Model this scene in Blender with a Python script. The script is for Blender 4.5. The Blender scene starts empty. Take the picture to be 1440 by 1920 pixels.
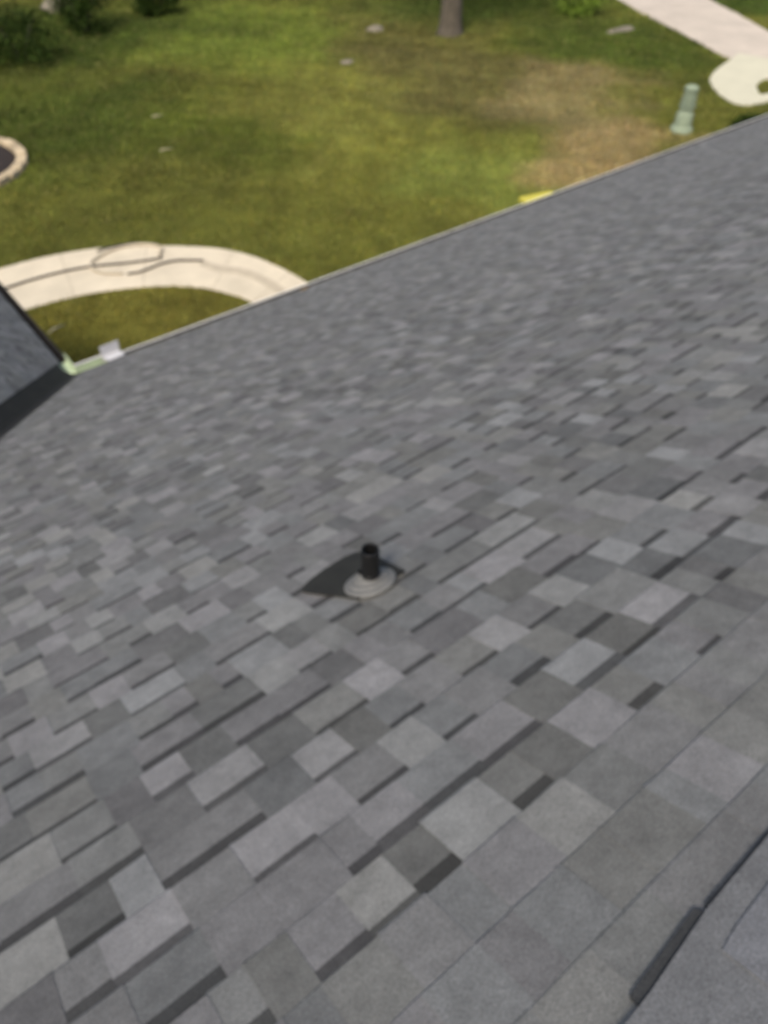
import bpy, bmesh, math, random
import numpy as np
from mathutils import Matrix, Vector

random.seed(11)
rng = np.random.default_rng(11)
S = bpy.context.scene
COL = S.collection

# ------------------------------------------------------------------ camera
CAM_Z = 7.7                     # metres above the lawn (standing on the roof)
cam_data = bpy.data.cameras.new('camera')
cam = bpy.data.objects.new('camera', cam_data)
COL.objects.link(cam)
right = Vector((0.78577273, -0.61850159, 0.00412449))
up = Vector((0.43552519, 0.55802145, 0.70634968))
back = Vector((-0.43917995, -0.55323400, 0.70785106))
M = Matrix((right, up, back)).transposed().to_4x4()
M.translation = Vector((0, 0, CAM_Z))
cam.matrix_world = M
cam_data.sensor_fit = 'VERTICAL'
cam_data.sensor_height = 36.0
cam_data.sensor_width = 27.0
cam_data.lens = 1442.0 / 1920.0 * 36.0
cam_data.clip_start = 0.05
cam_data.clip_end = 2000.0
cam_data.dof.use_dof = True          # the phone missed its focus: everything is slightly soft
cam_data.dof.focus_distance = 0.30
cam_data.dof.aperture_fstop = 11.5
S.camera = cam

# ------------------------------------------------------------------ light
SUN_EL, SUN_AZ = math.radians(50), math.radians(238)      # azimuth clockwise from +Y
w = bpy.data.worlds.new('World')
S.world = w
w.use_nodes = True
nt = w.node_tree
bg = nt.nodes['Background']
sky = nt.nodes.new('ShaderNodeTexSky')
sky.sky_type = 'NISHITA'
sky.sun_disc = False
sky.sun_elevation = SUN_EL
sky.sun_rotation = SUN_AZ
sky.air_density = 1.0
sky.dust_density = 4.0
sky.ozone_density = 0.6
nt.links.new(sky.outputs[0], bg.inputs[0])
bg.inputs[1].default_value = 0.115
sun_data = bpy.data.lights.new('sun', 'SUN')
sun_data.energy = 1.5
sun_data.angle = math.radians(14)
sun_data.color = (1.0, 0.93, 0.83)
sun = bpy.data.objects.new('sun', sun_data)
COL.objects.link(sun)
sdir = Vector((math.sin(SUN_AZ) * math.cos(SUN_EL), math.cos(SUN_AZ) * math.cos(SUN_EL), math.sin(SUN_EL)))
sun.rotation_euler = sdir.to_track_quat('Z', 'Y').to_euler()
sun.location = (0, -10, 30)
S.view_settings.view_transform = 'Standard'
S.view_settings.look = 'None'
S.view_settings.gamma = 1.0
S.view_settings.exposure = 0.88
S.view_settings.use_curve_mapping = False

# ------------------------------------------------------------------ helpers
def link(name, me, mats=(), parent=None):
    o = bpy.data.objects.new(name, me)
    COL.objects.link(o)
    if me is not None:
        for m in mats:
            if len(me.materials) < len(mats):
                me.materials.append(m)
    if parent is not None:
        o.parent = parent
    return o

def tag(o, label=None, cat=None, group=None, kind=None):
    if label: o['label'] = label
    if cat: o['category'] = cat
    if group: o['group'] = group
    if kind: o['kind'] = kind
    return o

def empty(name, loc=(0, 0, 0), rz=0.0):
    o = bpy.data.objects.new(name, None)
    COL.objects.link(o)
    o.location = loc
    o.rotation_euler = (0, 0, rz)
    return o

def mesh(name, verts, faces, smooth=False):
    me = bpy.data.meshes.new(name)
    me.from_pydata([tuple(v) for v in verts], [], faces)
    me.update()
    if smooth:
        me.polygons.foreach_set('use_smooth', [True] * len(me.polygons))
    return me

def from_bm(name, bm, smooth=False):
    me = bpy.data.meshes.new(name)
    bmesh.ops.recalc_face_normals(bm, faces=bm.faces)
    bm.to_mesh(me)
    bm.free()
    if smooth:
        me.polygons.foreach_set('use_smooth', [True] * len(me.polygons))
    return me

def box_bm(bm, lo, hi):
    vs = [bm.verts.new((x, y, z)) for z in (lo[2], hi[2]) for y in (lo[1], hi[1]) for x in (lo[0], hi[0])]
    for q in ((0, 2, 3, 1), (4, 5, 7, 6), (0, 1, 5, 4), (2, 6, 7, 3), (0, 4, 6, 2), (1, 3, 7, 5)):
        bm.faces.new([vs[i] for i in q])
    return vs

def bevelled_box(name, lo, hi, b=0.01, seg=2):
    bm = bmesh.new()
    box_bm(bm, lo, hi)
    bmesh.ops.bevel(bm, geom=bm.edges[:], offset=b, segments=seg, profile=0.5, affect='EDGES')
    return from_bm(name, bm)

def prism(name, poly, z0, z1):
    """closed slab from a 2-D outline"""
    n = len(poly)
    vs = [(x, y, z0) for x, y in poly] + [(x, y, z1) for x, y in poly]
    fs = [list(range(n))[::-1], list(range(n, 2 * n))]
    fs += [[i, (i + 1) % n, n + (i + 1) % n, n + i] for i in range(n)]
    bm = bmesh.new()
    bv = [bm.verts.new(v) for v in vs]
    for f in fs:
        bm.faces.new([bv[i] for i in f])
    return from_bm(name, bm)

def lathe(name, prof, seg=28, smooth=True):
    bm = bmesh.new()
    rings = []
    for r, z in prof:
        rings.append([bm.verts.new((r * math.cos(2 * math.pi * i / seg), r * math.sin(2 * math.pi * i / seg), z)) for i in range(seg)])
    for a, b in zip(rings, rings[1:]):
        for i in range(seg):
            bm.faces.new((a[i], a[(i + 1) % seg], b[(i + 1) % seg], b[i]))
    return from_bm(name, bm, smooth)

def smooth_path(pts, n=8):
    out = []
    P = [Vector(p) for p in pts]
    P = [P[0] * 2 - P[1]] + P + [P[-1] * 2 - P[-2]]
    for i in range(1, len(P) - 2):
        p0, p1, p2, p3 = P[i - 1], P[i], P[i + 1], P[i + 2]
        for k in range(n):
            t = k / n
            out.append(0.5 * ((2 * p1) + (p2 - p0) * t + (2 * p0 - 5 * p1 + 4 * p2 - p3) * t * t + (3 * p1 - p0 - 3 * p2 + p3) * t ** 3))
    out.append(P[-2])
    return out

def tube(name, pts, radii, seg=10, cap=True):
    pts = [Vector(p) for p in pts]
    if not hasattr(radii, '__len__'):
        radii = [radii] * len(pts)
    bm = bmesh.new()
    rings = []
    ref = Vector((0.3, 0.2, 1)).normalized()
    for i, p in enumerate(pts):
        d = (pts[min(i + 1, len(pts) - 1)] - pts[max(i - 1, 0)]).normalized()
        a = d.cross(ref)
        if a.length < 1e-3: a = d.cross(Vector((1, 0, 0)))
        a.normalize(); b = d.cross(a)
        rings.append([bm.verts.new(p + (a * math.cos(2 * math.pi * k / seg) + b * math.sin(2 * math.pi * k / seg)) * radii[i]) for k in range(seg)])
    for r0, r1 in zip(rings, rings[1:]):
        for k in range(seg):
            bm.faces.new((r0[k], r0[(k + 1) % seg], r1[(k + 1) % seg], r1[k]))
    if cap:
        bm.faces.new(rings[0]); bm.faces.new(rings[-1])
    return from_bm(name, bm, True)

# ------------------------------------------------------------------ materials
def mat(name, base=(0.5, 0.5, 0.5), rough=0.8, src=None, var=0.15, scale=3.0, fine=0.0, fine_scale=200.0,
        bump=0.0, bump_scale=60.0, bump_dist=0.01, spec=0.3, metal=0.0, mult=1.0, mid=0.0):
    """Principled material: base colour (constant, face attribute 'tone' or object colour), two noises of variation, bump."""
    m = bpy.data.materials.new(name)
    m.use_nodes = True
    t = m.node_tree
    N = t.nodes; L = t.links
    p = N['Principled BSDF']
    p.inputs['Roughness'].default_value = rough
    p.inputs['Metallic'].default_value = metal
    p.inputs['Specular IOR Level'].default_value = spec
    tc = N.new('ShaderNodeNewGeometry')
    if src == 'attr':
        c = N.new('ShaderNodeAttribute'); c.attribute_name = 'tone'; col = c.outputs['Color']
    elif src == 'object':
        c = N.new('ShaderNodeObjectInfo'); col = c.outputs['Color']
    else:
        c = N.new('ShaderNodeRGB'); c.outputs[0].default_value = (*base, 1); col = c.outputs[0]
    def vary(col, sc, amt, detail):
        n = N.new('ShaderNodeTexNoise'); n.inputs['Scale'].default_value = sc; n.inputs['Detail'].default_value = detail
        n.inputs['Roughness'].default_value = 0.6
        L.new(tc.outputs['Position'], n.inputs['Vector'])
        mr = N.new('ShaderNodeMapRange')
        mr.inputs['From Min'].default_value = 0.3; mr.inputs['From Max'].default_value = 0.7
        mr.inputs['To Min'].default_value = (1 - amt) * (mult if sc == scale else 1); mr.inputs['To Max'].default_value = (1 + amt) * (mult if sc == scale else 1)
        L.new(n.outputs['Fac'], mr.inputs['Value'])
        mx = N.new('ShaderNodeVectorMath'); mx.operation = 'SCALE'
        L.new(col, mx.inputs[0]); L.new(mr.outputs[0], mx.inputs['Scale'])
        return mx.outputs[0]
    col = vary(col, scale, var, 4)
    if mid > 0:
        col = vary(col, 24.0, mid, 3)
    if fine > 0:
        col = vary(col, fine_scale, fine, 2)
    L.new(col, p.inputs['Base Color'])
    if bump > 0:
        n = N.new('ShaderNodeTexNoise'); n.inputs['Scale'].default_value = bump_scale; n.inputs['Detail'].default_value = 5
        L.new(tc.outputs['Position'], n.inputs['Vector'])
        b = N.new('ShaderNodeBump'); b.inputs['Strength'].default_value = bump; b.inputs['Distance'].default_value = bump_dist
        L.new(n.outputs['Fac'], b.inputs['Height']); L.new(b.outputs[0], p.inputs['Normal'])
    return m

def shingle_mat(name, src, mult=1.0):
    return mat(name, src=src, rough=0.92, spec=0.2, var=0.12, scale=6.0, fine=0.32, fine_scale=330.0, bump=0.55, bump_scale=420.0, bump_dist=0.003, mult=mult, mid=0.10)

M_SH_OBJ = shingle_mat('granules_single', 'object')
M_SH_ATT = shingle_mat('granules_field', 'attr')
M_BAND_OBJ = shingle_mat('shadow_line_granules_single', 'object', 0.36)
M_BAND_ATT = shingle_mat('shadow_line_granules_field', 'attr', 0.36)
M_DECK = mat('roof_felt', (0.03, 0.03, 0.03), 0.95)
M_VALLEY = mat('valley_metal', (0.014, 0.012, 0.010), 0.6, spec=0.2, var=0.35, scale=6)
M_GUTTER = mat('gutter_white', (0.74, 0.73, 0.68), 0.4, var=0.08, scale=2)
M_GUTIN = mat('gutter_inside_dark', (0.10, 0.095, 0.085), 0.7, var=0.4, scale=8)  # darker tone for the faces inside the trough
M_GREEN = mat('pale_green_metal', (0.42, 0.50, 0.33), 0.5, var=0.12, scale=9)
M_WHITE = mat('white_painted_metal', (0.52, 0.52, 0.53), 0.5, var=0.06, scale=12)
M_SIDING = mat('siding', (0.42, 0.40, 0.36), 0.8, var=0.05)
M_PIPE = mat('black_pipe', (0.006, 0.006, 0.006), 0.45, var=0.2, scale=20)
M_BORE = mat('pipe_bore', (0.003, 0.003, 0.003), 0.9)
M_COLLAR = mat('grey_rubber', (0.125, 0.125, 0.118), 0.75, var=0.12, scale=30, bump=0.2, bump_scale=120)
M_FLANGE = mat('flange_dark', (0.018, 0.018, 0.015), 0.8, var=0.25, scale=14)
M_WALK = mat('pale_concrete', (0.56, 0.49, 0.36), 0.9, var=0.12, scale=1.3, fine=0.10, fine_scale=45, bump=0.3, bump_scale=70)
M_DRIVE = mat('drive_concrete', (0.46, 0.40, 0.325), 0.92, var=0.12, scale=0.8, fine=0.12, fine_scale=30, bump=0.3, bump_scale=60)
M_STAIN = mat('damp_concrete', (0.43, 0.37, 0.27), 0.9, var=0.1, scale=5, fine=0.10, fine_scale=45)
M_HOSE = mat('dark_hose', (0.014, 0.010, 0.009), 0.6)
M_HOSE2 = mat('grey_brown_hose', (0.40, 0.35, 0.26), 0.8)
M_SOIL = mat('soil', (0.06, 0.05, 0.025), 1.0, spec=0.0, src='attr', var=0.25, scale=2.5, fine=0.35, fine_scale=22, bump=0.6, bump_scale=14, bump_dist=0.05)
M_BLADE = mat('grass_blade', src='attr', rough=0.95, var=0.2, scale=0.9, spec=0.0)
M_BARK = mat('bark', (0.078, 0.066, 0.048), 0.95, var=0.3, scale=6, fine=0.3, fine_scale=30, bump=0.8, bump_scale=18, bump_dist=0.03)
M_LEAF_DK = mat('leaf_dark', src='attr', rough=0.8, var=0.2, scale=2.0, spec=0.08)
M_STONE = mat('tan_block', (0.52, 0.42, 0.27), 0.9, var=0.15, scale=5, fine=0.2, fine_scale=40, bump=0.5, bump_scale=30, src='object')
M_MULCH = mat('mulch', (0.030, 0.022, 0.018), 1.0, var=0.4, scale=14, bump=1.0, bump_scale=30, bump_dist=0.04)
M_ROCK = mat('grey_rock', (0.17, 0.15, 0.11), 0.9, var=0.2, scale=6, bump=0.6, bump_scale=14, bump_dist=0.03)
M_YEL = mat('yellow_plastic', (0.50, 0.45, 0.07), 0.6, var=0.05)
M_DRY = mat('dry_leaf', (0.38, 0.26, 0.13), 0.8, var=0.2, scale=30)
M_PALE = mat('pale_wood', (0.36, 0.33, 0.20), 0.8, var=0.1, scale=30)
M_PED = mat('pedestal_green', (0.21, 0.255, 0.175), 0.8, var=0.10, scale=8)

# ------------------------------------------------------------------ roof geometry
PITCH = math.atan(0.5)
CP, SP = math.cos(PITCH), math.sin(PITCH)
HN = 1.06                                    # camera distance from the slope
O_MAIN = Vector((0, -HN * SP, CAM_Z - HN * CP))
F_MAIN = Matrix(((1, 0, 0), (0, CP, SP), (0, -SP, CP))).to_4x4()   # columns u, v (down slope), n
F_MAIN.translation = O_MAIN
EXPO, V_EAVE = 0.126, 9.565
V_TOP = -2.72
A = F_MAIN @ Vector((1.745, V_EAVE, 0))      # inside corner of the two eaves
VAL_SLOPE = 0.5333                           # du/dv of the valley on the main slope
def valley_u(v): return 1.745 - (V_EAVE - v) * VAL_SLOPE
WP = math.radians(40.0)                      # pitch of the wing on the left
vd = Vector((-VAL_SLOPE, -CP, SP))           # valley, per metre of v
F_WING = Matrix(((0, math.cos(WP), math.sin(WP)), (-1, 0, 0), (0, -math.sin(WP), math.cos(WP)))).to_4x4()
F_WING.translation = A
WPX = math.atan2(SP, VAL_SLOPE)
F_WING = Matrix(((0, math.cos(WPX), math.sin(WPX)), (-1, 0, 0), (0, -math.sin(WPX), math.cos(WPX)))).to_4x4()
F_WING.translation = A
WS = math.hypot(VAL_SLOPE, SP)               # wing slope length per metre of v
W_SL = CP / WS                               # du'/d(-v') of the valley on the wing
RUN = 4.5
t_r = RUN / VAL_SLOPE
V_RIDGE_W = V_EAVE - t_r                     # where the wing's ridge meets the main slope
X_END, Y_END = 21.5, 11.7

house = empty('house', (0, 0, 0))
tag(house, 'low house with a wide grey shingle roof sloping down to a white gutter', 'house')

roof_main = link('roof_slope', prism('roof_slope', [(-4.2, V_TOP), (X_END, V_TOP), (X_END, V_EAVE - 0.02), (1.745 - 0.02, V_EAVE - 0.02),
                 (valley_u(V_RIDGE_W), V_RIDGE_W), (-4.2, V_RIDGE_W)], -0.09, -0.004), [M_DECK], house)
roof_main.matrix_local = F_MAIN
roof_main['label'] = 'wide grey shingle slope falling away from the viewer'
L_W = RUN / math.cos(WPX)
roof_wing = link('roof_slope', prism('wing_slope', [(-(Y_END - A.y), -0.02), (0.0, -0.02), (L_W * W_SL, -L_W), (-(Y_END - A.y), -L_W)], -0.09, -0.004), [M_DECK], house)
roof_wing.matrix_local = F_WING
roof_wing['label'] = 'steeper bluish grey slope of the side wing left of the valley'
# far slopes (other side of both ridges) and walls, out of the picture
zr = (F_MAIN @ Vector((0, V_TOP, 0)))
zw = F_WING @ Vector((0, -L_W, 0))
link('back_slope', mesh('back_slope', [(-4.2, zr.y, zr.z), (X_END, zr.y, zr.z), (X_END, zr.y - 11, zr.z - 5.5), (-4.2, zr.y - 11, zr.z - 5.5)], [(0, 3, 2, 1)]), [M_DECK], house)
link('back_slope', mesh('back_slope', [(zw.x, Y_END, zw.z), (zw.x, -9.0, zw.z), (zw.x - 4.5, -9.0, A.z), (zw.x - 4.5, Y_END, A.z)], [(0, 1, 2, 3)]), [M_DECK], house)
zf = A.z - 0.16
bm = bmesh.new()
box_bm(bm, (1.35, -12.5, 0.02), (X_END - 0.4, A.y - 0.4, zf))
link('wall', from_bm('wall', bm), [M_SIDING], house)
bm = bmesh.new()
box_bm(bm, (zw.x - 4.1, -8.6, 0.02), (A.x - 0.4, Y_END - 0.4, zf))
link('wall', from_bm('wall', bm), [M_SIDING], house)
gx = Y_END - 0.41
link('gable', mesh('gable', [(zw.x - 4.1, gx, zf), (A.x - 0.4, gx, zf), (zw.x, gx, zw.z - 0.4),
                             (zw.x - 4.1, gx - 0.1, zf), (A.x - 0.4, gx - 0.1, zf), (zw.x, gx - 0.1, zw.z - 0.4)], [(0, 2, 1), (3, 4, 5), (0, 1, 4, 3), (1, 2, 5, 4), (2, 0, 3, 5)]), [M_SIDING], house)
bm = bmesh.new(); box_bm(bm, (A.x + 0.0, A.y - 0.045, A.z - 0.19), (X_END, A.y - 0.022, A.z - 0.035))
link('fascia', from_bm('fascia', bm), [M_WHITE], house)
bm = bmesh.new(); box_bm(bm, (A.x - 0.045, A.y - 0.02, A.z - 0.19), (A.x - 0.022, Y_END, A.z - 0.05))
link('fascia', from_bm('fascia', bm), [M_WHITE], house)
bm = bmesh.new(); box_bm(bm, (A.x + 0.0, A.y - 0.4, A.z - 0.21), (X_END, A.y - 0.024, A.z - 0.192))
link('soffit', from_bm('soffit', bm), [M_WHITE], house)

# ---- shingles
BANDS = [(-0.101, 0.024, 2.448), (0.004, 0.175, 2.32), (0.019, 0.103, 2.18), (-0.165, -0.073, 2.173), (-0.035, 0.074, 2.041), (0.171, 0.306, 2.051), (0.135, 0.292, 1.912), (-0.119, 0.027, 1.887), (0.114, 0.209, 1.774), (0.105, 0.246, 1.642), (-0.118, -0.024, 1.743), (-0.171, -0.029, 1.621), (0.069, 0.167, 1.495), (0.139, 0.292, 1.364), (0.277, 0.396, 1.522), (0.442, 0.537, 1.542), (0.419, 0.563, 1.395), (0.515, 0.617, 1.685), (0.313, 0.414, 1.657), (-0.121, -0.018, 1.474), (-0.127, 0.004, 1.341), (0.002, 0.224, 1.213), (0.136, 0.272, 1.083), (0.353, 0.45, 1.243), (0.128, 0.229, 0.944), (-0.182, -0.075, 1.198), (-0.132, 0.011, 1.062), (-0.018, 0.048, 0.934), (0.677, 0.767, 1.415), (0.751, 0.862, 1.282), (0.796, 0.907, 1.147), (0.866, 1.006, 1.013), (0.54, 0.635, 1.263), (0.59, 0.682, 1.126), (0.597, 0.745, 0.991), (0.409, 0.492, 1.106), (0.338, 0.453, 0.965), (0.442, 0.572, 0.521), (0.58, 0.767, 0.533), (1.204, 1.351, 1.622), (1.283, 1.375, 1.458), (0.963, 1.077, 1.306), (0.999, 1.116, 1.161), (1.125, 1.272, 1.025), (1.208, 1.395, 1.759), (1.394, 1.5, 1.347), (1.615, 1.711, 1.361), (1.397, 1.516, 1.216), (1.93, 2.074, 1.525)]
LIGHT = [(0.2, 1.15), (0.2, 1.44), (0.11, 1.56), (0.39, 1.32), (0.31, 1.17), (0.21, 1.97), (-0.1, 2.09), (-0.05, 2.4), (-0.21, 1.53), (0.47, 1.75), (0.61, 1.5), (-0.03, 1.16), (-0.04, 1.31), (0.6, 0.91), (0.81, 0.93), (0.84, 0.79), (0.93, 1.07), (1.43, 1.26), (1.65, 1.43), (1.9, 1.75), (1.35, 1.41), (1.13, 1.38), (0.92, 1.36), (1.13, 1.69), (1.56, 1.12), (2.04, 1.42), (1.56, 1.56), (1.48, 1.88), (0.38, 2.31), (0.47, 2.17), (0.66, 2.32), (0.6, 2.61), (0.37, 2.85), (0.46, 2.72), (0.82, 2.18), (0.63, 2.02), (0.31, 3.8), (0.43, 3.6), (0.6, 4.31), (0.78, 3.39), (1.4, 4.04), (1.35, 2.59), (1.17, 2.43), (0.97, 2.37), (0.48, 1.88), (0.51, 0.45)]
DARK = [(0.08, 1.97), (0.35, 1.73), (0.57, 1.63), (0.03, 1.72), (0.22, 1.59), (0.07, 1.41), (0.29, 1.29), (-0.14, 1.27), (0.48, 1.36), (0.7, 0.92), (1.24, 1.38), (1.09, 1.51), (1.09, 1.22), (0.87, 1.49), (1.41, 2.0), (2.28, 2.41), (1.68, 1.62), (1.81, 1.74), (1.81, 2.31), (1.47, 1.16), (0.56, 2.22), (0.59, 1.65), (0.36, 2.14), (1.33, 2.88), (1.58, 3.08), (1.12, 3.32), (1.03, 3.76), (1.06, 2.43), (0.03, 2.67)]
SHEAR = 0.07
def tone_rgb(kind, r):
    g = {'l': r.uniform(0.166, 0.198), 'd': r.uniform(0.094, 0.112), 'm': r.uniform(0.122, 0.148)}[kind]
    tint = r.choice([(1.01, 1.0, 0.985), (1.015, 1.01, 0.955), (0.99, 1.005, 0.995), (1.015, 0.995, 0.995), (1.0, 1.005, 0.97)])
    return (g * tint[0] * 1.01, g * tint[1] * 1.01, g * tint[2] * 0.985)

def course_pieces(k, vbutt, u0, u1, notes, r, p_band):
    """cut one course into tabs; notes = reserved (u0, u1, tone, band)"""
    out = []
    bands = sorted(q for q in notes if q[3])
    keep = []
    for a in bands:
        if keep and a[0] < keep[-1][1] + 0.01: a = (keep[-1][1], max(a[1], keep[-1][1] + 0.06), a[2], True)
        keep.append(a)
    for a in sorted(q for q in notes if not q[3]):
        lo, hi = a[0], a[1]
        for b in keep:
            if b[0] <= lo < b[1]: lo = b[1]
            if b[0] < hi <= b[1]: hi = b[0]
            if lo < b[0] and b[1] < hi: hi = b[0]
        if hi - lo > 0.045: keep.append((lo, hi, a[2], False))
    keep.sort(key=lambda q: q[0])
    u = u0
    def fill(u, end):
        while u < end - 1e-4:
            wd = r.choice([0.07, 0.075, 0.08, 0.09, 0.10, 0.11, 0.12, 0.14]) if p_band > 0 else 0.3
            if end - u - wd < 0.05: wd = end - u
            wd = min(wd, 0.34)
            q = r.random()
            kind = 'l' if q < 0.22 else ('d' if q < 0.40 else 'm')
            if out and out[-1][2] == kind and kind != 'm': kind = 'm'
            bnd = r.random() < (0.2 if out and out[-1][3] else p_band * 1.25)
            if vbutt < 0.95 and u > 0.36 - 0.4 * (vbutt - 0.5): kind, bnd = 'm', False      # plain worn tabs by the viewer's feet
            out.append((u, u + wd, kind, bnd))
            u += wd
    for a in keep:
        s = max(a[0], u0)
        if 0 < s - u < 0.07: s = u
        if s > u: fill(u, s)
        e = min(a[1], u1)
        if e > max(u, s) + 0.02:
            out.append((max(u, s), e, a[2] or ('l' if r.random() < 0.25 else 'm'), a[3]))
            u = e
    fill(u, u1)
    return out

def tab_geom(wd, band, tooth, expo, jit, skl=0.0, skr=0.0):
    """verts/faces of one tab, local: u from 0..wd, v from -0.02 (tucked under) to expo, w height. returns verts, faces, band_flags"""
    t0 = 0.0018 + (0.0010 if tooth else 0.0)
    t1 = 0.0048 + (0.0010 if tooth else 0.0)
    hid = -0.03
    s = lambda v: t0 + (t1 - t0) * (v / expo)
    g = -0.0002
    bw = 0.024
    vb = bw + jit[0] * 0.006
    vv = [hid, vb, expo - 0.004]
    V = []
    for v in vv:
        V += [(g, v, s(v)), (wd - g, v, s(v))]
    e0, e1 = expo + jit[1] * 0.003, expo + jit[2] * 0.003
    V += [(g, e0, s(expo) - 0.0022), (wd - g, e1, s(expo) - 0.0022)]            # worn butt edge
    V += [(g, e0, -0.003), (wd - g, e1, -0.003), (g, hid, -0.003), (wd - g, hid, -0.003)]
    Fc = [(0, 1, 3, 2), (2, 3, 5, 4), (4, 5, 7, 6), (6, 7, 9, 8), (0, 2, 4, 6, 8, 10), (1, 11, 9, 7, 5, 3)]
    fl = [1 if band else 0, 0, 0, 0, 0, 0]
    if skl or skr:                 # cut along a valley
        V = [(x + (v - expo / 2) * (skl if x < wd / 2 else skr), v, z) for x, v, z in V]
    return V, Fc, fl

def build_slope(root, frame, vk_list, lim, notes_by_k, seed, p_band, singles, name_field, cut=(0.0, 0.0, None)):
    r = random.Random(seed)
    allp = []
    for k, vb in vk_list:
        u0, u1 = lim(vb - EXPO * 0.5)
        if u1 - u0 < 0.1: continue
        off = r.uniform(0, 0.12)
        cp = course_pieces(k, vb, u0, u1, notes_by_k.get(k, []), r, p_band)
        if cut[1] and len(cp) > 2: cp = cp[:-2] + [(cp[-2][0], cp[-1][1], cp[-2][2], False)]
        for ip, (a, b, kind, band) in enumerate(cp):
            jit = (r.choice((-1, 0, 1)), r.choice((-1, 0, 1)), r.choice((-1, 0, 1)))
            tooth = (not band) and r.random() < 0.72
            skl = cut[0] if (ip == 0 and cut[2](vb)) else 0.0
            skr = cut[1] if ip == len(cp) - 1 else 0.0
            allp.append((k, vb, a, b, kind, band, tooth, jit, tone_rgb(kind, r), skl, skr))
    # which tabs show largest
    inv = M.inverted()
    f = 1442.0
    sc = []
    for i, p in enumerate(allp):
        if not singles: break
        k, vb, a, b = p[:4]
        q = []
        for (uu, v2) in ((a, vb - EXPO), (b, vb - EXPO), (b, vb), (a, vb)):
            c = inv @ (frame @ Vector((uu, v2, 0.005)))
            if c.z > -0.2: q = None; break
            q.append((720 + c.x / -c.z * f, 960 - c.y / -c.z * f))
        if not q: continue
        cx = sum(x for x, y in q) / 4; cy = sum(y for x, y in q) / 4
        if not (-40 < cx < 1480 and -40 < cy < 1960): continue
        ar = abs(sum(q[j][0] * q[(j + 1) % 4][1] - q[(j + 1) % 4][0] * q[j][1] for j in range(4))) / 2
        xs = [min(max(x, 0), 1440) for x, y in q]; ys = [min(max(y, 0), 1920) for x, y in q]
        vis = (max(xs) - min(xs)) * (max(ys) - min(ys)) / max(1, (max(x for x, y in q) - min(x for x, y in q)) * (max(y for x, y in q) - min(y for x, y in q)))
        sc.append((ar * vis, i))
    sc.sort(reverse=True)
    single = set(i for _, i in sc[:singles])
    cache = {}
    V, Fc, tones, mi = [], [], [], []
    for i, (k, vb, a, b, kind, band, tooth, jit, rgb, skl, skr) in enumerate(allp):
        if i in single:
            key = (round((b - a) * 100), band, tooth, jit)
            if key not in cache:
                v_, f_, fl = tab_geom(b - a, band, tooth, EXPO, jit)
                me = mesh('shingle', v_, f_)
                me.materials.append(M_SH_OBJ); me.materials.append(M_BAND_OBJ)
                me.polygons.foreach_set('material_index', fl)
                cache[key] = (me, b - a)
            o = bpy.data.objects.new('shingle', cache[key][0])
            COL.objects.link(o)
            o.parent = root
            o.location = (a, vb - EXPO, 0)
            o.scale = ((b - a) / cache[key][1], 1, 1)
            o.color = (*rgb, 1)
        else:
            v_, f_, fl = tab_geom(b - a, band, tooth, EXPO, jit, skl, skr)
            n0 = len(V)
            V += [(x + a, y + vb - EXPO, z) for x, y, z in v_]
            Fc += [tuple(j + n0 for j in q) for q in f_]
            mi += fl
            tones += [rgb] * len(f_)
    me = mesh(name_field, V, Fc)
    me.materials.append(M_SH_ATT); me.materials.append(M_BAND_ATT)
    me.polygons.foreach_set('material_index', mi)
    at = me.attributes.new('tone', 'FLOAT_COLOR', 'FACE')
    arr = np.ones((len(tones), 4), dtype=np.float32); arr[:, :3] = np.array(tones)
    at.data.foreach_set('color', arr.ravel())
    o = link(name_field, me, (), root)
    o['kind'] = 'stuff'
    return o

vk = []
nC = int((V_EAVE - V_TOP) / EXPO)
for m_ in range(nC):
    vk.append((68 - m_, V_EAVE - m_ * EXPO))          # course index 0 has its butt near v = 0.966
v_of = lambda k: V_EAVE - (68 - k) * EXPO
notes = {}
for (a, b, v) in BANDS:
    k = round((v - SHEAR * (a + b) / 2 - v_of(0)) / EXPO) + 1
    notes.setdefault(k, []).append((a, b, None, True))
def add_tone(lst, t):
    for i, (u, v) in enumerate(lst):
        k = math.floor((v - SHEAR * u - v_of(0)) / EXPO) + 1
        wd = (0.052, 0.06, 0.07)[i % 3]
        for j, q in enumerate(notes.setdefault(k, [])):
            if q[0] - 0.03 < u < q[1] + 0.03 and q[3]:
                if q[2] is None: notes[k][j] = (q[0], q[1], t, True)
                break
        else:
            notes[k].append((u - wd, u + wd, t, False))
add_tone(DARK, 'd'); add_tone(LIGHT, 'l')
def lim_main(v):
    return (max(valley_u(v) + 0.17, -4.2) if v > V_RIDGE_W else -4.2, X_END)
build_slope(roof_main, F_MAIN, vk, lim_main, notes, 5, 0.48, 300, 'shingle_field', (VAL_SLOPE, 0.0, lambda v: v > V_RIDGE_W + 0.2))
wk = [(i, -i * EXPO + 0.02) for i in range(int(L_W / EXPO))]
def lim_wing(v):
    return (-(Y_END - A.y), -v * W_SL - 0.34)
build_slope(roof_wing, F_WING, wk, lim_wing, {}, 6, 0.30, 0, 'shingle_field', (0.0, -W_SL, lambda v: False))

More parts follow.
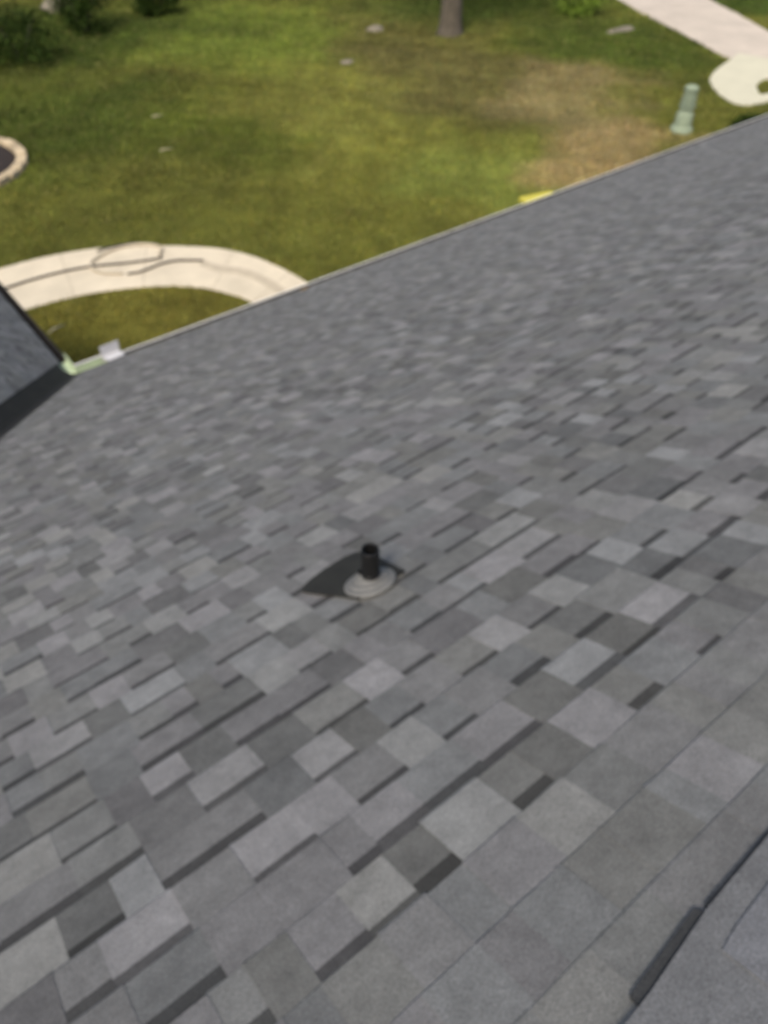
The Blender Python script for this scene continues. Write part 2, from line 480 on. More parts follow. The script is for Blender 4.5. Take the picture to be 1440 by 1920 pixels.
# plain cap shingles at the near right corner, the upper one lapping the lower
def cap(poly, z0, z1, rgb):
    o = link('cap_and_shadow_strip', prism('cap_and_shadow_strip', poly, z0, z1), [M_SH_OBJ], roof_main)
    o.color = (*rgb, 1)
    return o
cap([(0.30, 0.505), (0.30, 0.25), (0.90, 0.25), (0.90, 0.540), (0.60, 0.530), (0.444, 0.512)], 0.002, 0.015, (0.130, 0.131, 0.130))
cap([(0.555, 0.478), (0.545, 0.25), (0.90, 0.25), (0.90, 0.500), (0.597, 0.485)], 0.0152, 0.0185, (0.146, 0.148, 0.152))
for poly in ([(0.425, 0.508), (0.595, 0.529), (0.588, 0.546), (0.425, 0.531)], [(0.600, 0.530), (0.90, 0.540), (0.90, 0.546), (0.603, 0.539)]):  # thin dark strips added along the cap's lower edge as its shadow band
    o = link('cap_and_shadow_strip', prism('cap_and_shadow_strip', poly, 0.002, 0.0095), [M_BAND_OBJ], roof_main)
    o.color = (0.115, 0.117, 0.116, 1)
# ---- valley flashing: bent strip along the valley, ribbed in the middle
vdn = vd.normalized()
n1 = F_MAIN.to_3x3() @ Vector((0, 0, 1)); n2 = F_WING.to_3x3() @ Vector((0, 0, 1))
s1 = n1.cross(vdn); s1.normalize()
if s1.x < 0: s1 = -s1
s2 = n2.cross(vdn); s2.normalize()
if s2.y < 0: s2 = -s2
Lv = t_r * vd.length
V = []
for s in (-0.10, Lv):
    p = A + vdn * s
    V += [p + s1 * 0.26 - n1 * 0.0025, p + s1 * 0.02 - n1 * 0.002, p + (n1 + n2) * 0.008, p + s2 * 0.02 - n2 * 0.002, p + s2 * 0.30 - n2 * 0.0025]
link('valley_flashing', mesh('valley_flashing', V, [(i, i + 1, i + 6, i + 5) for i in range(4)]), [M_VALLEY], house)

# ---- gutters: open trough with rolled lip
def gutter(name, p0, axis, outw, length, mats):
    prof_out = [(0.0, -0.02), (0.0, -0.125), (0.095, -0.125), (0.112, -0.08), (0.140, -0.055), (0.140, -0.006), (0.118, -0.002)]
    prof_in = [(0.118, -0.010), (0.134, -0.013), (0.134, -0.053), (0.107, -0.078), (0.091, -0.121), (0.004, -0.121), (0.004, -0.02)]
    prof = prof_out + prof_in
    n = len(prof)
    V = []
    for s in (0.0, length):
        V += [p0 + axis * s + outw * a + Vector((0, 0, b)) for a, b in prof]
    Fc, mi = [], []
    for i in range(n):
        j = (i + 1) % n
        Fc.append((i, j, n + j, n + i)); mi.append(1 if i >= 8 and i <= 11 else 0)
    Fc += [tuple(range(n))[::-1], tuple(range(n, 2 * n))]; mi += [0, 0]
    me = mesh(name, V, Fc)
    for m_ in mats: me.materials.append(m_)
    me.polygons.foreach_set('material_index', mi)
    bmx = bmesh.new(); bmx.from_mesh(me); bmesh.ops.recalc_face_normals(bmx, faces=bmx.faces); bmx.to_mesh(me); bmx.free()
    return link(name, me, (), house)
g0 = A + Vector((0, -0.02, 0))
gutter('gutter', A + Vector((0.50, -0.02, 0)), Vector((1, 0, 0)), Vector((0, 1, 0)), X_END - A.x - 0.5, (M_GUTTER, M_GUTIN))
gutter('gutter', A + Vector((-0.02, 0.46, -0.012)), Vector((0, 1, 0)), Vector((1, 0, 0)), Y_END - A.y - 0.46, (M_VALLEY, M_VALLEY))
# mitred inside-corner box with a taller outer wall
x0, y0, z0 = A.x - 0.02, A.y - 0.02, A.z
gw = 0.13
poly = [(x0, y0), (x0 + 0.515, y0), (x0 + 0.515, y0 + gw), (x0 + gw, y0 + gw), (x0 + gw, y0 + 0.475), (x0, y0 + 0.475)]
gc = link('gutter_corner', prism('gutter_corner', poly, z0 - 0.14, z0 - 0.085), [M_GREEN], house)
gc['label'] = 'pale green inside corner of the gutter'
bm = bmesh.new()
box_bm(bm, (x0 + gw, y0 + gw, z0 - 0.138), (x0 + 0.512, y0 + gw + 0.006, z0 + 0.035))
link('corner_wall', from_bm('corner_wall', bm), [M_GREEN], gc)
bm = bmesh.new()
box_bm(bm, (x0 + gw, y0 + gw + 0.006, z0 - 0.138), (x0 + gw + 0.006, y0 + 0.472, z0 + 0.035))
link('corner_wall', from_bm('corner_wall', bm), [M_GREEN], gc)
bm = bmesh.new()
box_bm(bm, (x0 + gw - 0.004, y0 + gw - 0.006, z0 + 0.0355), (x0 + 0.512, y0 + gw + 0.012, z0 + 0.045))
link('lip', from_bm('lip', bm), [M_GUTTER], gc)
# short white splash guard standing on the gutter
sg = link('splash_guard', bevelled_box('splash_guard', (-0.12, -0.006, -0.02), (0.12, 0.006, 0.20), 0.004, 1), [M_WHITE], house)
sg.location = A + Vector((0.56, 0.118, -0.03)); sg.rotation_euler = (0.12, 0, 0.05)
sg['label'] = 'short white metal splash guard standing on the gutter'
sb = link('guard_foot', bevelled_box('guard_foot', (-0.11, -0.16, -0.006), (0.11, -0.007, 0.004), 0.002, 1), [M_WHITE], sg)
sb.location = (0, 0, 0.055); sb.rotation_euler = (-0.25, 0, 0)
for dx in (-0.08, 0.08):
    b = link('bolt', lathe('bolt', [(0.0, 0.008), (0.008, 0.007), (0.010, 0.0)], 8), [M_WHITE], sg)
    b.location = (dx, -0.006, 0.10); b.rotation_euler = (math.pi / 2, 0, 0)

# ------------------------------------------------------------------ vent pipe on the slope
vp = empty('vent_pipe')
tag(vp, 'short black vent pipe with grey collar standing on the grey shingles', 'vent pipe')
vp.location = F_MAIN @ Vector((0.872, 1.822, 0.010))
Rm = F_MAIN.to_3x3().to_4x4()
fo = [(-0.075, -0.045), (0.098, -0.045), (0.106, 0.10), (0.104, 0.185), (0.090, 0.214), (0.055, 0.226), (-0.03, 0.222), (-0.10, 0.205), (-0.138, 0.186), (-0.146, 0.168), (-0.138, 0.140), (-0.118, 0.085), (-0.09, 0.01)]
fl = link('flange', prism('flange', fo, 0.001, 0.0060), [M_FLANGE], vp)
fl.matrix_local = Rm
collar = lathe('boot_collar', [(0.080, 0.002), (0.079, 0.010), (0.072, 0.014), (0.066, 0.0125), (0.062, 0.013), (0.060, 0.020), (0.054, 0.023), (0.049, 0.0215), (0.045, 0.022), (0.043, 0.030), (0.037, 0.034), (0.031, 0.038), (0.0285, 0.046), (0.0262, 0.047)], 40)
co = link('boot_collar', collar, [M_COLLAR], vp); co.matrix_local = Rm
pp = link('pipe', lathe('pipe', [(0.0262, -0.05), (0.0262, 0.150), (0.0255, 0.1515), (0.0215, 0.1515), (0.021, 0.150), (0.021, 0.02)], 32), [M_PIPE], vp)
br = link('bore', lathe('bore', [(0.0, 0.03), (0.0208, 0.03)], 32), [M_BORE], pp)
cl = link('clamp_ring', lathe('clamp_ring', [(0.0264, 0.048), (0.0290, 0.049), (0.0290, 0.058), (0.0264, 0.059)], 32), [M_PIPE], vp)

# ------------------------------------------------------------------ ground
def lawn_rgb(x, y):
    """albedo of turf by place: worn, dry and lush patches, tree shade put into some"""
    x = np.asarray(x, float); y = np.asarray(y, float)
    c = np.empty(x.shape + (3,)); c[:] = (0.090, 0.097, 0.016)
    wx = x + 0.7 * np.sin(0.9 * y + 0.6 * x) + 0.35 * np.sin(2.3 * y - 1.1 * x + 1.0) + 0.2 * np.sin(4.1 * x + 3.7 * y)
    wy = y + 0.8 * np.sin(0.8 * x - 0.5 * y + 2.0) + 0.35 * np.sin(2.1 * x + 1.7 * y) + 0.2 * np.sin(4.6 * x - 3.3 * y)
    def patch(cx, cy, rx, ry, rot, col, amt=1.0):
        dx, dy = wx - cx, wy - cy
        a, b = math.cos(rot), math.sin(rot)
        q = ((dx * a + dy * b) / rx) ** 2 + ((-dx * b + dy * a) / ry) ** 2
        m = (amt * np.clip(1.25 - q * 0.75, 0, 1))[..., None]
        c[:] = c * (1 - m) + np.array(col) * m
    patch(16.8, 28.8, 4.6, 5.0, 0, (0.098, 0.130, 0.018), 0.9)
    patch(7.6, 24.0, 3.4, 4.0, 0.2, (0.042, 0.062, 0.007), 0.85)  # darker green carries the shade of trees off to the left
    patch(10.2, 20.6, 2.2, 2.2, 0, (0.060, 0.078, 0.009), 0.7)
    patch(13.9, 18.8, 2.5, 7.0, -0.30, (0.146, 0.152, 0.030), 0.75)
    patch(11.5, 14.5, 4.0, 2.5, 0.1, (0.118, 0.124, 0.020), 0.7)
    patch(14.4, 13.6, 2.0, 2.2, 0.0, (0.125, 0.150, 0.028), 0.8)
    patch(10.0, 33.0, 7.0, 4.5, 0, (0.036, 0.056, 0.006), 0.9)
    patch(19.4, 20.6, 3.0, 5.4, -0.25, (0.092, 0.086, 0.026), 0.85)  # brown dry turf, with the shade under the tree in its colour
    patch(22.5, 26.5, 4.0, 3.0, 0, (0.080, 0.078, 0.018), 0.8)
    patch(20.4, 16.6, 2.4, 3.6, -0.7, (0.160, 0.136, 0.056), 0.9)
    patch(17.7, 13.0, 2.2, 2.0, 0, (0.235, 0.182, 0.078), 0.9)
    patch(26.3, 19.5, 3.3, 3.8, 0, (0.045, 0.066, 0.008), 0.95)
    patch(28.0, 27.5, 6.0, 4.5, 0, (0.050, 0.074, 0.010), 0.9)
    patch(24.0, 11.0, 3.0, 1.9, 0, (0.032, 0.052, 0.006), 0.95)
    patch(36.5, 22.0, 3.0, 9.0, 0, (0.036, 0.062, 0.007), 0.95)
    patch(4.5, 12.5, 2.8, 2.0, 0, (0.130, 0.122, 0.020), 0.95)
    n = np.zeros(x.shape)
    for i, (fx, fy, ph, am) in enumerate([(0.9, 0.5, 0.3, .06), (-0.6, 1.1, 1.7, .06), (2.1, 1.3, 2.2, .05), (-1.9, 2.6, 0.7, .05), (4.3, -3.1, 1.1, .05), (5.2, 4.9, 3.0, .05)]):
        n += am * np.sin(fx * x + fy * y + ph)
    return c * (1 + n)[..., None]

gx0, gx1, gy0, gy1, st = -14.0, 46.0, -6.0, 54.0, 0.5
nx, ny = int((gx1 - gx0) / st) + 1, int((gy1 - gy0) / st) + 1
XX, YY = np.meshgrid(np.linspace(gx0, gx1, nx), np.linspace(gy0, gy1, ny))
V = np.stack([XX.ravel(), YY.ravel(), np.zeros(nx * ny)], 1)
idx = np.arange(nx * ny).reshape(ny, nx)
Q = np.stack([idx[:-1, :-1], idx[:-1, 1:], idx[1:, 1:], idx[1:, :-1]], -1).reshape(-1, 4)
# skirt out to the horizon: eight big quads around the lawn grid
far = 900.0
ext = [(-far, -far), (far, -far), (far, far), (-far, far), ]
n0 = len(V)
V = np.vstack([V, [(gx0 - far, gy0 - far, 0), (gx1 + far, gy0 - far, 0), (gx1 + far, gy1 + far, 0), (gx0 - far, gy1 + far, 0)]])
faces = [tuple(q) for q in Q.tolist()]
faces += [(n0,) + (n0 + 1,) + tuple(idx[0, ::-1].tolist()), (n0 + 1, n0 + 2) + tuple(idx[::-1, -1].tolist()), (n0 + 2, n0 + 3) + tuple(idx[-1, :].tolist()), (n0 + 3, n0) + tuple(idx[:, 0].tolist())]
gm = mesh('ground', V.tolist(), faces)
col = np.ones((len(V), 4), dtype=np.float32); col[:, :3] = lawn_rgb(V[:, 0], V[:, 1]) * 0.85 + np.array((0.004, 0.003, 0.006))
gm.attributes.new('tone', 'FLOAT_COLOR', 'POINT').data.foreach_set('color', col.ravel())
ground = link('ground', gm, [M_SOIL])
tag(ground, 'mown lawn with dry and worn patches around the house', kind='structure')

def ribbon(name, outer, inner, z0, z1, mats, n=8):
    """walk between two matching edge lines, with real thickness"""
    o = smooth_path([(x, y, 0) for x, y in outer], n); i_ = smooth_path([(x, y, 0) for x, y in inner], n)
    m = len(o)
    V, Fc = [], []
    for p, q in zip(o, i_):
        V += [(p.x, p.y, z0), (p.x, p.y, z1), (q.x, q.y, z1), (q.x, q.y, z0)]
    for k in range(m - 1):
        b = 4 * k
        for j in range(3):
            Fc.append((b + j, b + 4 + j, b + 5 + j, b + 1 + j))
    Fc += [(0, 1, 2, 3), (4 * m - 1, 4 * m - 2, 4 * m - 3, 4 * m - 4)]
    me = mesh(name, V, Fc)
    bmx = bmesh.new(); bmx.from_mesh(me); bmesh.ops.recalc_face_normals(bmx, faces=bmx.faces); bmx.to_mesh(me); bmx.free()
    return link(name, me, mats)

WO = [(-6.0, 16.2), (0.5, 16.4), (2.91, 16.41), (4.0, 16.31), (5.04, 15.96), (5.97, 15.33), (6.83, 14.54), (7.28, 13.76), (7.5, 12.86), (7.58, 11.94), (7.58, 10.6), (7.58, 8.6)]
WI = [(-6.0, 14.45), (0.5, 14.5), (2.60, 14.50), (3.58, 14.41), (4.26, 14.22), (5.10, 13.80), (5.74, 13.25), (6.08, 12.72), (6.28, 12.2), (6.32, 11.6), (6.32, 10.4), (6.32, 8.6)]
walk = ribbon('path', WO, WI, -0.1, 0.020, [M_WALK])
tag(walk, 'pale cream concrete walk curving round the lawn to the house', kind='structure')
# driveway and the curved apron beside it
drive = link('driveway', prism('driveway', [(24.2, 8.2), (27.64, 15.86), (29.02, 18.61), (30.47, 21.98), (31.6, 24.1), (39.5, 40.5), (44.6, 40.5), (34.66, 21.65), (33.58, 19.62), (32.07, 17.23), (29.2, 11.5), (27.6, 8.2)], -0.1, 0.028), [M_DRIVE])
tag(drive, 'wide pinkish concrete driveway crossing the lawn', kind='structure')
AO = [(28.6, 16.2), (27.64, 15.90), (26.49, 15.59), (25.3, 15.06), (24.67, 14.52), (24.2, 13.9), (23.88, 13.21), (24.02, 12.84), (24.61, 12.66), (25.4, 12.55), (26.2, 12.2)]
AI = [(29.0, 14.6), (28.2, 14.35), (27.4, 14.12), (26.92, 13.98), (26.36, 13.90), (25.9, 13.74), (25.60, 13.52), (25.36, 13.32), (25.25, 13.15), (25.7, 13.05), (26.4, 12.9)]
apron = ribbon('path', AO, AI, -0.1, 0.036, [mat('white_concrete', (0.50, 0.475, 0.35), 0.9, var=0.06, scale=1.5, fine=0.08, fine_scale=45)])
tag(apron, 'bright cream curved walk beside the driveway', kind='structure')

# grass blades
def pt_in_poly(x, y, poly):
    ins = np.zeros(x.shape, bool)
    n = len(poly)
    for i in range(n):
        x1, y1 = poly[i]; x2, y2 = poly[(i + 1) % n]
        c = ((y1 > y) != (y2 > y)) & (x < (x2 - x1) * (y - y1) / ((y2 - y1) + 1e-12) + x1)
        ins ^= c
    return ins
def poly_of(a, b, n=6):
    return [(p.x, p.y) for p in smooth_path([(x, y, 0) for x, y in a], n)] + [(p.x, p.y) for p in smooth_path([(x, y, 0) for x, y in b], n)][::-1]
BLOCK = [poly_of(WO, WI), poly_of(AO, AI), [(24.2, 8.2), (27.64, 15.86), (31.6, 24.1), (39.5, 40.5), (44.6, 40.5), (34.66, 21.65), (32.07, 17.23), (27.6, 8.2)]]
RING_C, RING_R = (3.4, 22.5), 2.2
NB = 430000
# density by distance from the eave: sample polar about the point below the viewer
vis_poly = [(-1.0, 8.0), (2.0, 8.0), (24, 9.0), (38, 18), (40, 24), (26, 32), (10, 43), (2, 30)]
X = []; Yv = []
tot = 0
while tot < NB:
    d = 9.0 * (45.0 / 9.0) ** rng.random(400000)
    d = np.sqrt(9.0 ** 1.2 + rng.random(400000) * (45.0 ** 1.2 - 9.0 ** 1.2)) ** (2 / 1.2)
    th = rng.uniform(math.radians(10), math.radians(100), 400000)
    x = d * np.cos(th); y = d * np.sin(th)
    ok = pt_in_poly(x, y, vis_poly)
    ok &= ~((x - RING_C[0]) ** 2 + (y - RING_C[1]) ** 2 < RING_R ** 2)
    jx, jy = x + rng.normal(0, 0.035, x.shape), y + rng.normal(0, 0.035, x.shape)
    for b in BLOCK: ok &= ~pt_in_poly(jx, jy, b)
    # thin where the turf is worn
    worn = np.exp(-(((x - 18.6) / 2.6) ** 2 + ((y - 14.6) / 3.2) ** 2))
    ok &= rng.random(x.shape) > worn * 0.6
    X.append(x[ok]); Yv.append(y[ok]); tot += ok.sum()
X = np.concatenate(X)[:NB]; Yv = np.concatenate(Yv)[:NB]
n = len(X)
dist = np.hypot(X, Yv)
hgt = rng.uniform(0.03, 0.075, n) * (1 + 0.35 * np.sin(X * 1.7 + 1.1 * Yv) * np.sin(0.9 * X - 1.9 * Yv)) * (0.75 + dist / 60)
wid = rng.uniform(0.006, 0.013, n) * (0.55 + dist / 22)
ang = rng.uniform(0, 2 * math.pi, n); lean = rng.uniform(0.0, 0.9, n); la = rng.uniform(0, 2 * math.pi, n)
co3 = np.zeros((n, 3, 3), dtype=np.float32)
co3[:, 0, 0] = X - np.cos(ang) * wid; co3[:, 0, 1] = Yv - np.sin(ang) * wid
co3[:, 1, 0] = X + np.cos(ang) * wid; co3[:, 1, 1] = Yv + np.sin(ang) * wid
co3[:, 2, 0] = X + np.cos(la) * lean * hgt; co3[:, 2, 1] = Yv + np.sin(la) * lean * hgt; co3[:, 2, 2] = hgt
co3[:, :2, 2] = -0.004
me = bpy.data.meshes.new('lawn_grass')
me.vertices.add(3 * n); me.vertices.foreach_set('co', co3.ravel())
me.loops.add(3 * n); me.loops.foreach_set('vertex_index', np.arange(3 * n, dtype=np.int32))
me.polygons.add(n); me.polygons.foreach_set('loop_start', np.arange(0, 3 * n, 3, dtype=np.int32))
me.update(calc_edges=True)
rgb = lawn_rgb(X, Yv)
tuft = 1 + 0.14 * np.sin(X * 3.1 + 2 * np.sin(Yv * 2.3)) * np.sin(Yv * 3.7 + 2 * np.sin(X * 1.9))
jit = rng.lognormal(0, 0.22, n)[:, None] * tuft[:, None] * np.stack([rng.uniform(0.85, 1.2, n), np.ones(n), rng.uniform(0.7, 1.3, n)], 1)
straw = rng.random(n) < 0.07
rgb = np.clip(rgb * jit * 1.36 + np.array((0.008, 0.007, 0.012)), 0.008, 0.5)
rgb[straw] = rgb[straw] * 0.4 + np.array((0.20, 0.17, 0.07)) * 0.7
pc = np.ones((n, 4), dtype=np.float32); pc[:, :3] = rgb
me.attributes.new('tone', 'FLOAT_COLOR', 'FACE').data.foreach_set('color', pc.ravel())
grass = link('lawn_grass', me, [M_BLADE])
tag(grass, 'short mown green and straw coloured grass of the lawn', 'grass', kind='stuff')

# ------------------------------------------------------------------ leafy things
def leaf_cloud(name, count, centre, rad, size, cols, seed, clumps=14, floor=0.03):
    r = np.random.default_rng(seed)
    cc = r.normal(0, 1, (clumps, 3)); cc /= np.linalg.norm(cc, axis=1)[:, None]
    cc *= r.uniform(0.35, 0.85, (clumps, 1))
    ci = r.integers(0, clumps, count)
    p = cc[ci] + r.normal(0, 0.22, (count, 3))
    P = np.array(centre) + p * np.array(rad)
    P[:, 2] = np.maximum(P[:, 2], floor + r.uniform(0, 0.1, count))
    a = r.normal(0, 1, (count, 3)); a /= np.linalg.norm(a, axis=1)[:, None]
    b = np.cross(a, r.normal(0, 1, (count, 3))); b /= np.linalg.norm(b, axis=1)[:, None]
    s = size * r.uniform(0.6, 1.4, (count, 1))
    V = np.stack([P - a * s, P + b * s * 0.45, P + a * s, P - b * s * 0.45], 1).reshape(-1, 3)
    me = bpy.data.meshes.new(name)
    me.vertices.add(4 * count); me.vertices.foreach_set('co', V.astype(np.float32).ravel())
    me.loops.add(4 * count); me.loops.foreach_set('vertex_index', np.arange(4 * count, dtype=np.int32))
    me.polygons.add(count); me.polygons.foreach_set('loop_start', np.arange(0, 4 * count, 4, dtype=np.int32))
    me.update(calc_edges=True)
    cl = np.array(cols)[r.integers(0, len(cols), count)] * r.uniform(0.7, 1.3, (count, 1)) * r.uniform(0.75, 1.25, (clumps, 1))[ci]
    pc = np.ones((count, 4), dtype=np.float32); pc[:, :3] = cl
    me.attributes.new('tone', 'FLOAT_COLOR', 'FACE').data.foreach_set('color', pc.ravel())
    return me

DKG = [(0.019, 0.034, 0.005), (0.024, 0.042, 0.006), (0.014, 0.026, 0.004)]
def shrub(name, label, loc, rad, cols, seed, count=2600, size=0.07, group=None):
    s = empty(name, loc)
    tag(s, label, 'shrub', group)
    link('foliage', leaf_cloud('foliage', count, (0, 0, rad[2] * 0.95), rad, size, cols, seed), [M_LEAF_DK], s)
    r = random.Random(seed)
    for i in range(5):
        a = i * 1.26 + r.random() * 0.5
        link('stem', tube('stem', [(0.05 * math.cos(a), 0.05 * math.sin(a), -0.05), (rad[0] * 0.25 * math.cos(a), rad[1] * 0.25 * math.sin(a), rad[2] * 0.7), (rad[0] * 0.5 * math.cos(a), rad[1] * 0.5 * math.sin(a), rad[2] * 1.4)], [0.025, 0.018, 0.006], 6), [M_BARK], s)
    return s
G1 = 'dark shrubs at the far edge of the lawn'
shrub('leafy_shrub', 'dark green shrub in the top left corner of the lawn, nearest the left edge', (8.4, 30.3, 0), (1.5, 1.5, 0.85), DKG, 1, group=G1)
shrub('leafy_shrub', 'dark green rounded shrub beside the pale rock at the far lawn edge', (11.6, 32.6, 0), (1.15, 1.1, 0.75), DKG, 2, group=G1)
shrub('leafy_shrub', 'smaller dark green shrub, rightmost of the far dark shrubs', (14.9, 33.3, 0), (0.85, 0.8, 0.55), DKG, 3, 1800, group=G1)
shrub('leafy_shrub', 'bright lime green shrub beside the tree trunk', (28.1, 23.35, 0), (1.1, 1.0, 0.6), [(0.11, 0.17, 0.02), (0.14, 0.20, 0.03), (0.09, 0.14, 0.02)], 4, 2200, 0.06)
shrub('leafy_shrub', 'low dark shrub against the edge of the grey roof below the pedestal', (22.2, 11.6, 0), (1.0, 0.45, 0.22), DKG, 9, 1600, 0.05)

# tree whose trunk stands in the lawn (its crown is above the picture)
tree = empty('lawn_tree', (22.3, 24.3, 0))
tag(tree, 'thick grey brown tree trunk standing in the worn lawn', 'tree')
tk = tube('trunk', smooth_path([(0, 0, -0.2), (0.0, 0, 0.12), (0.03, 0.02, 0.7), (0.06, 0.05, 2.0), (0.0, 0.1, 4.0), (0.1, 0.1, 6.4), (0.0, 0.0, 9.0)], 4),
          np.interp(np.linspace(0, 1, 25), [0, 0.1, 0.2, 0.35, 0.6, 1], [0.68, 0.54, 0.45, 0.40, 0.30, 0.07]).tolist(), 14)
trk = link('trunk', tk, [M_BARK], tree)
rr = random.Random(8)
for i in range(7):
    a = i * 0.9 + rr.random(); z = 4.6 + 0.5 * i
    e = (2.6 + rr.random() * 1.2)
    link('limb', tube('limb', smooth_path([(0, 0, z), (0.4 * e * math.cos(a), 0.4 * e * math.sin(a), z + 0.9), (e * math.cos(a), e * math.sin(a), z + 1.9)], 4), np.linspace(0.13, 0.03, 9).tolist(), 8), [M_BARK], tree)
link('crown', leaf_cloud('crown', 14000, (0, 0, 8.6), (4.0, 4.0, 2.5), 0.12, [(0.05, 0.09, 0.015), (0.06, 0.10, 0.02), (0.04, 0.07, 0.014)], 5, 34), [M_LEAF_DK], tree)

# ------------------------------------------------------------------ stone tree ring on the left
ring = empty('stone_ring', (RING_C[0], RING_C[1], 0))
tag(ring, 'round bed edged with tan blocks and filled with dark mulch', 'garden bed')
bl = bevelled_box('block', (-0.19, -0.13, -0.05), (0.19, 0.13, 0.16), 0.018, 2)
bl.materials.append(M_STONE)
nb = 30
for i in range(nb):
    a = 2 * math.pi * i / nb
    o = bpy.data.objects.new('block', bl); COL.objects.link(o); o.parent = ring
    o.location = ((RING_R - 0.14) * math.cos(a), (RING_R - 0.14) * math.sin(a), rr.uniform(-0.012, 0.012))
    o.rotation_euler = (rr.uniform(-.03, .03), rr.uniform(-.03, .03), a + math.pi / 2 + rr.uniform(-.04, .04))
    q = rr.uniform(0.5, 1.05); o.color = (0.46 * q, 0.37 * q, 0.235 * q, 1)
bm = bmesh.new()
seg, rings_ = 40, 8
prev = None
for j in range(rings_ + 1):
    rad = (RING_R - 0.29) * (1 - j / rings_)
    z = 0.06 + 0.16 * (1 - (rad / 1.9) ** 2)
    cur = [bm.verts.new((rad * math.cos(2 * math.pi * i / seg), rad * math.sin(2 * math.pi * i / seg), z + rr.uniform(-.02, .02))) for i in range(seg)] if rad > 0.01 else [bm.verts.new((0, 0, z))]
    if prev:
        for i in range(seg):
            if len(cur) > 1: bm.faces.new((prev[i], prev[(i + 1) % seg], cur[(i + 1) % seg], cur[i]))
            else: bm.faces.new((prev[i], prev[(i + 1) % seg], cur[0]))
    prev = cur
link('mulch', from_bm('mulch', bm, True), [M_MULCH], ring)

# ------------------------------------------------------------------ hose on the walk
zc = 0.020 + 0.028
def hose(name, pts, rad, m, label):
    o = link(name, tube(name, smooth_path([(x, y, zc) for x, y in pts], 8), rad, 8), [m])
    tag(o, label, 'hose')
    return o
hose('garden_hose', [(-1.5, 15.2), (0.8, 15.42), (2.6, 15.48), (3.46, 15.49), (4.3, 15.34), (5.07, 14.98), (5.55, 14.80), (5.72, 14.78), (5.78, 14.90)], 0.022, M_HOSE, 'long dark hose running in from the left along the pale curved walk')
zc = 0.020 + 0.030
hose('garden_hose', [(4.86, 14.54), (5.10, 14.47), (5.31, 14.48), (5.58, 14.52), (5.91, 14.45), (6.15, 14.28), (6.35, 14.12)], 0.022, M_HOSE, 'shorter dark wavy hose end nearest the inner lawn edge of the walk')
hose('garden_hose', [(5.78, 14.95), (5.93, 15.12), (5.86, 15.38), (5.58, 15.62), (5.22, 15.72), (4.86, 15.66), (4.50, 15.46), (4.40, 15.15), (4.52, 14.86), (4.80, 14.62)], 0.028, M_HOSE2, 'faded tan loop of hose lying on the pale curved walk')
hose('garden_hose', [(4.78, 15.84), (5.0, 15.88), (5.25, 15.83), (5.50, 15.74), (5.68, 15.60)], 0.019, M_HOSE, 'short dark piece of hose at the outer edge of the walk')
zc = 0.036
stain = ribbon('stain', [(6.40, 14.22), (6.55, 13.75), (6.90, 13.30), (7.06, 12.62), (7.08, 11.9)], [(6.22, 14.05), (6.36, 13.60), (6.70, 13.12), (6.84, 12.55), (6.88, 11.9)], 0.018, 0.0235, [M_STAIN])
stain.parent = walk
M_JOINT = mat('joint_dirt', (0.34, 0.29, 0.21), 1.0, var=0.2, scale=20)
sO = smooth_path([(x, y, 0) for x, y in WO], 8); sI = smooth_path([(x, y, 0) for x, y in WI], 8)
for k in (14, 25, 38, 52, 66):
    p, q = sO[k], sI[k]
    d = (q - p).normalized(); nn = Vector((-d.y, d.x, 0)) * 0.007
    link('joint', prism('joint', [((p + nn).x, (p + nn).y), ((p - nn).x, (p - nn).y), ((q - nn).x, (q - nn).y), ((q + nn).x, (q + nn).y)], 0.018, 0.0225), [M_JOINT], walk)

# ------------------------------------------------------------------ pedestal by the drive
ped = empty('utility_pedestal', (20.72, 12.78, 0), 0.4)
tag(ped, 'pale green ribbed pedestal standing in the dry grass behind the roof edge', 'pedestal')
link('base', lathe('base', [(0.30, -0.05), (0.30, 0.10), (0.27, 0.13), (0.24, 0.16)], 28), [M_PED], ped)
link('body', lathe('body', [(0.24, 0.16), (0.23, 0.45), (0.19, 0.52), (0.155, 0.56), (0.15, 0.60)], 28), [M_PED], ped)
for i in range(4):
    z = 0.60 + 0.115 * i
    rb = link('rib', lathe('rib', [(0.14, z), (0.22 - 0.01 * i, z + 0.025), (0.22 - 0.01 * i, z + 0.05), (0.14, z + 0.075), (0.14, z + 0.115)], 28), [M_PED], ped)
link('cap', lathe('cap', [(0.14, 1.06), (0.20, 1.075), (0.19, 1.11), (0.12, 1.16), (0.04, 1.18), (0.0, 1.182)], 28), [M_PED], ped)

# ------------------------------------------------------------------ small things
tray = empty('yellow_tray', (14.10, 11.86, 0), -0.25)
tag(tray, 'yellow plastic tray on the grass just past the roof edge', 'tray')
link('base', bevelled_box('base', (-0.42, -0.25, 0.06), (0.42, 0.25, 0.10), 0.015), [M_YEL], tray)
for (a, b) in (((-0.44, -0.27, 0.0), (0.44, -0.25, 0.11)), ((-0.44, 0.25, 0.0), (0.44, 0.27, 0.11)), ((-0.44, -0.25, 0.0), (-0.42, 0.25, 0.11)), ((0.42, -0.25, 0.0), (0.44, 0.25, 0.11))):
    link('rim', bevelled_box('rim', a, b, 0.006, 1), [M_YEL], tray)

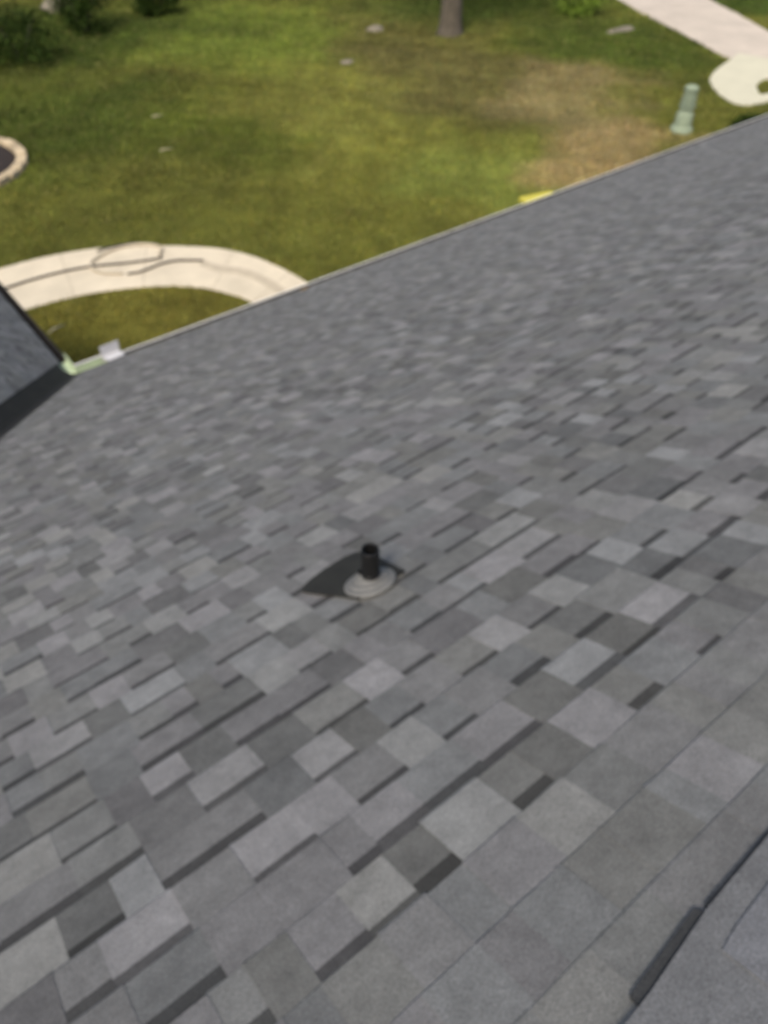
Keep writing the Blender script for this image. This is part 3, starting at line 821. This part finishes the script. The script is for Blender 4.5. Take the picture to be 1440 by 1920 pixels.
def rock(label, loc, size, seed):
    bm = bmesh.new()
    bmesh.ops.create_icosphere(bm, subdivisions=3, radius=1.0)
    r = random.Random(seed)
    ph = [r.uniform(0, 6) for _ in range(6)]
    for v in bm.verts:
        p = v.co
        k = 1 + 0.12 * math.sin(3 * p.x + ph[0]) + 0.10 * math.sin(4 * p.y + ph[1]) + 0.08 * math.sin(5 * p.z + 3 * p.x + ph[2]) + r.uniform(-0.02, 0.02)
        v.co = Vector((p.x * size[0], p.y * size[1], max(p.z, -0.35) * size[2])) * k
    o = link('garden_rock', from_bm('garden_rock', bm), [M_ROCK])
    o.location = loc
    tag(o, label, 'rock')
rock('pale grey rock at the very top edge between dark shrubs', (12.2, 36.6, 0.12), (0.75, 0.6, 0.4), 1)
rock('flat tan stone in the dark grass near the driveway', (27.7, 20.7, 0.02), (0.75, 0.22, 0.09), 2)
rock('small pale stone in the green lawn left of the tree trunk', (17.1, 23.7, 0.0), (0.28, 0.18, 0.08), 3)
rock('grey flat stone near the top of the lawn left of the trunk', (20.4, 26.4, 0.0), (0.4, 0.3, 0.12), 4)

def stick(label, p, rz, ln):
    o = link('stick', tube('stick', [(-ln / 2, 0, 0.03), (-ln * 0.1, 0.02, 0.045), (ln / 2, -0.01, 0.035)], [0.018, 0.022, 0.010], 6), [M_PALE])
    o.location = p; o.rotation_euler = (0, 0, rz)
    tag(o, label, 'stick')
stick('pale stick on the grass inside the walk bend near the wing roof', (2.95, 13.45, 0), 0.3, 0.36)
stick('pale twig in the green lawn above the walk, higher of two', (9.6, 22.7, 0), -0.2, 0.35)
stick('pale twig in the green lawn above the walk, lower of two', (8.6, 20.2, 0), -0.2, 0.35)

def leaf(label, P, R, s, m=M_DRY):
    V = [(-s, 0, 0.003), (-0.3 * s, 0.42 * s, 0.012), (0.5 * s, 0.36 * s, 0.016), (s, 0, 0.004), (0.5 * s, -0.36 * s, 0.014), (-0.3 * s, -0.42 * s, 0.016), (0.1 * s, 0, 0.003)]
    o = link('fallen_leaf', mesh('fallen_leaf', V, [(6, 1, 0), (6, 2, 1), (6, 3, 2), (6, 4, 3), (6, 5, 4), (6, 0, 5)]), [m])
    o.matrix_world = Matrix.Translation(P) @ F_MAIN.to_3x3().to_4x4() @ Matrix.Rotation(R, 4, 'Z')
    tag(o, label, 'leaf')
leaf('orange brown dead leaf lying on the shingles at the eave', F_MAIN @ Vector((4.95, 9.40, 0.012)), 0.2, 0.10)
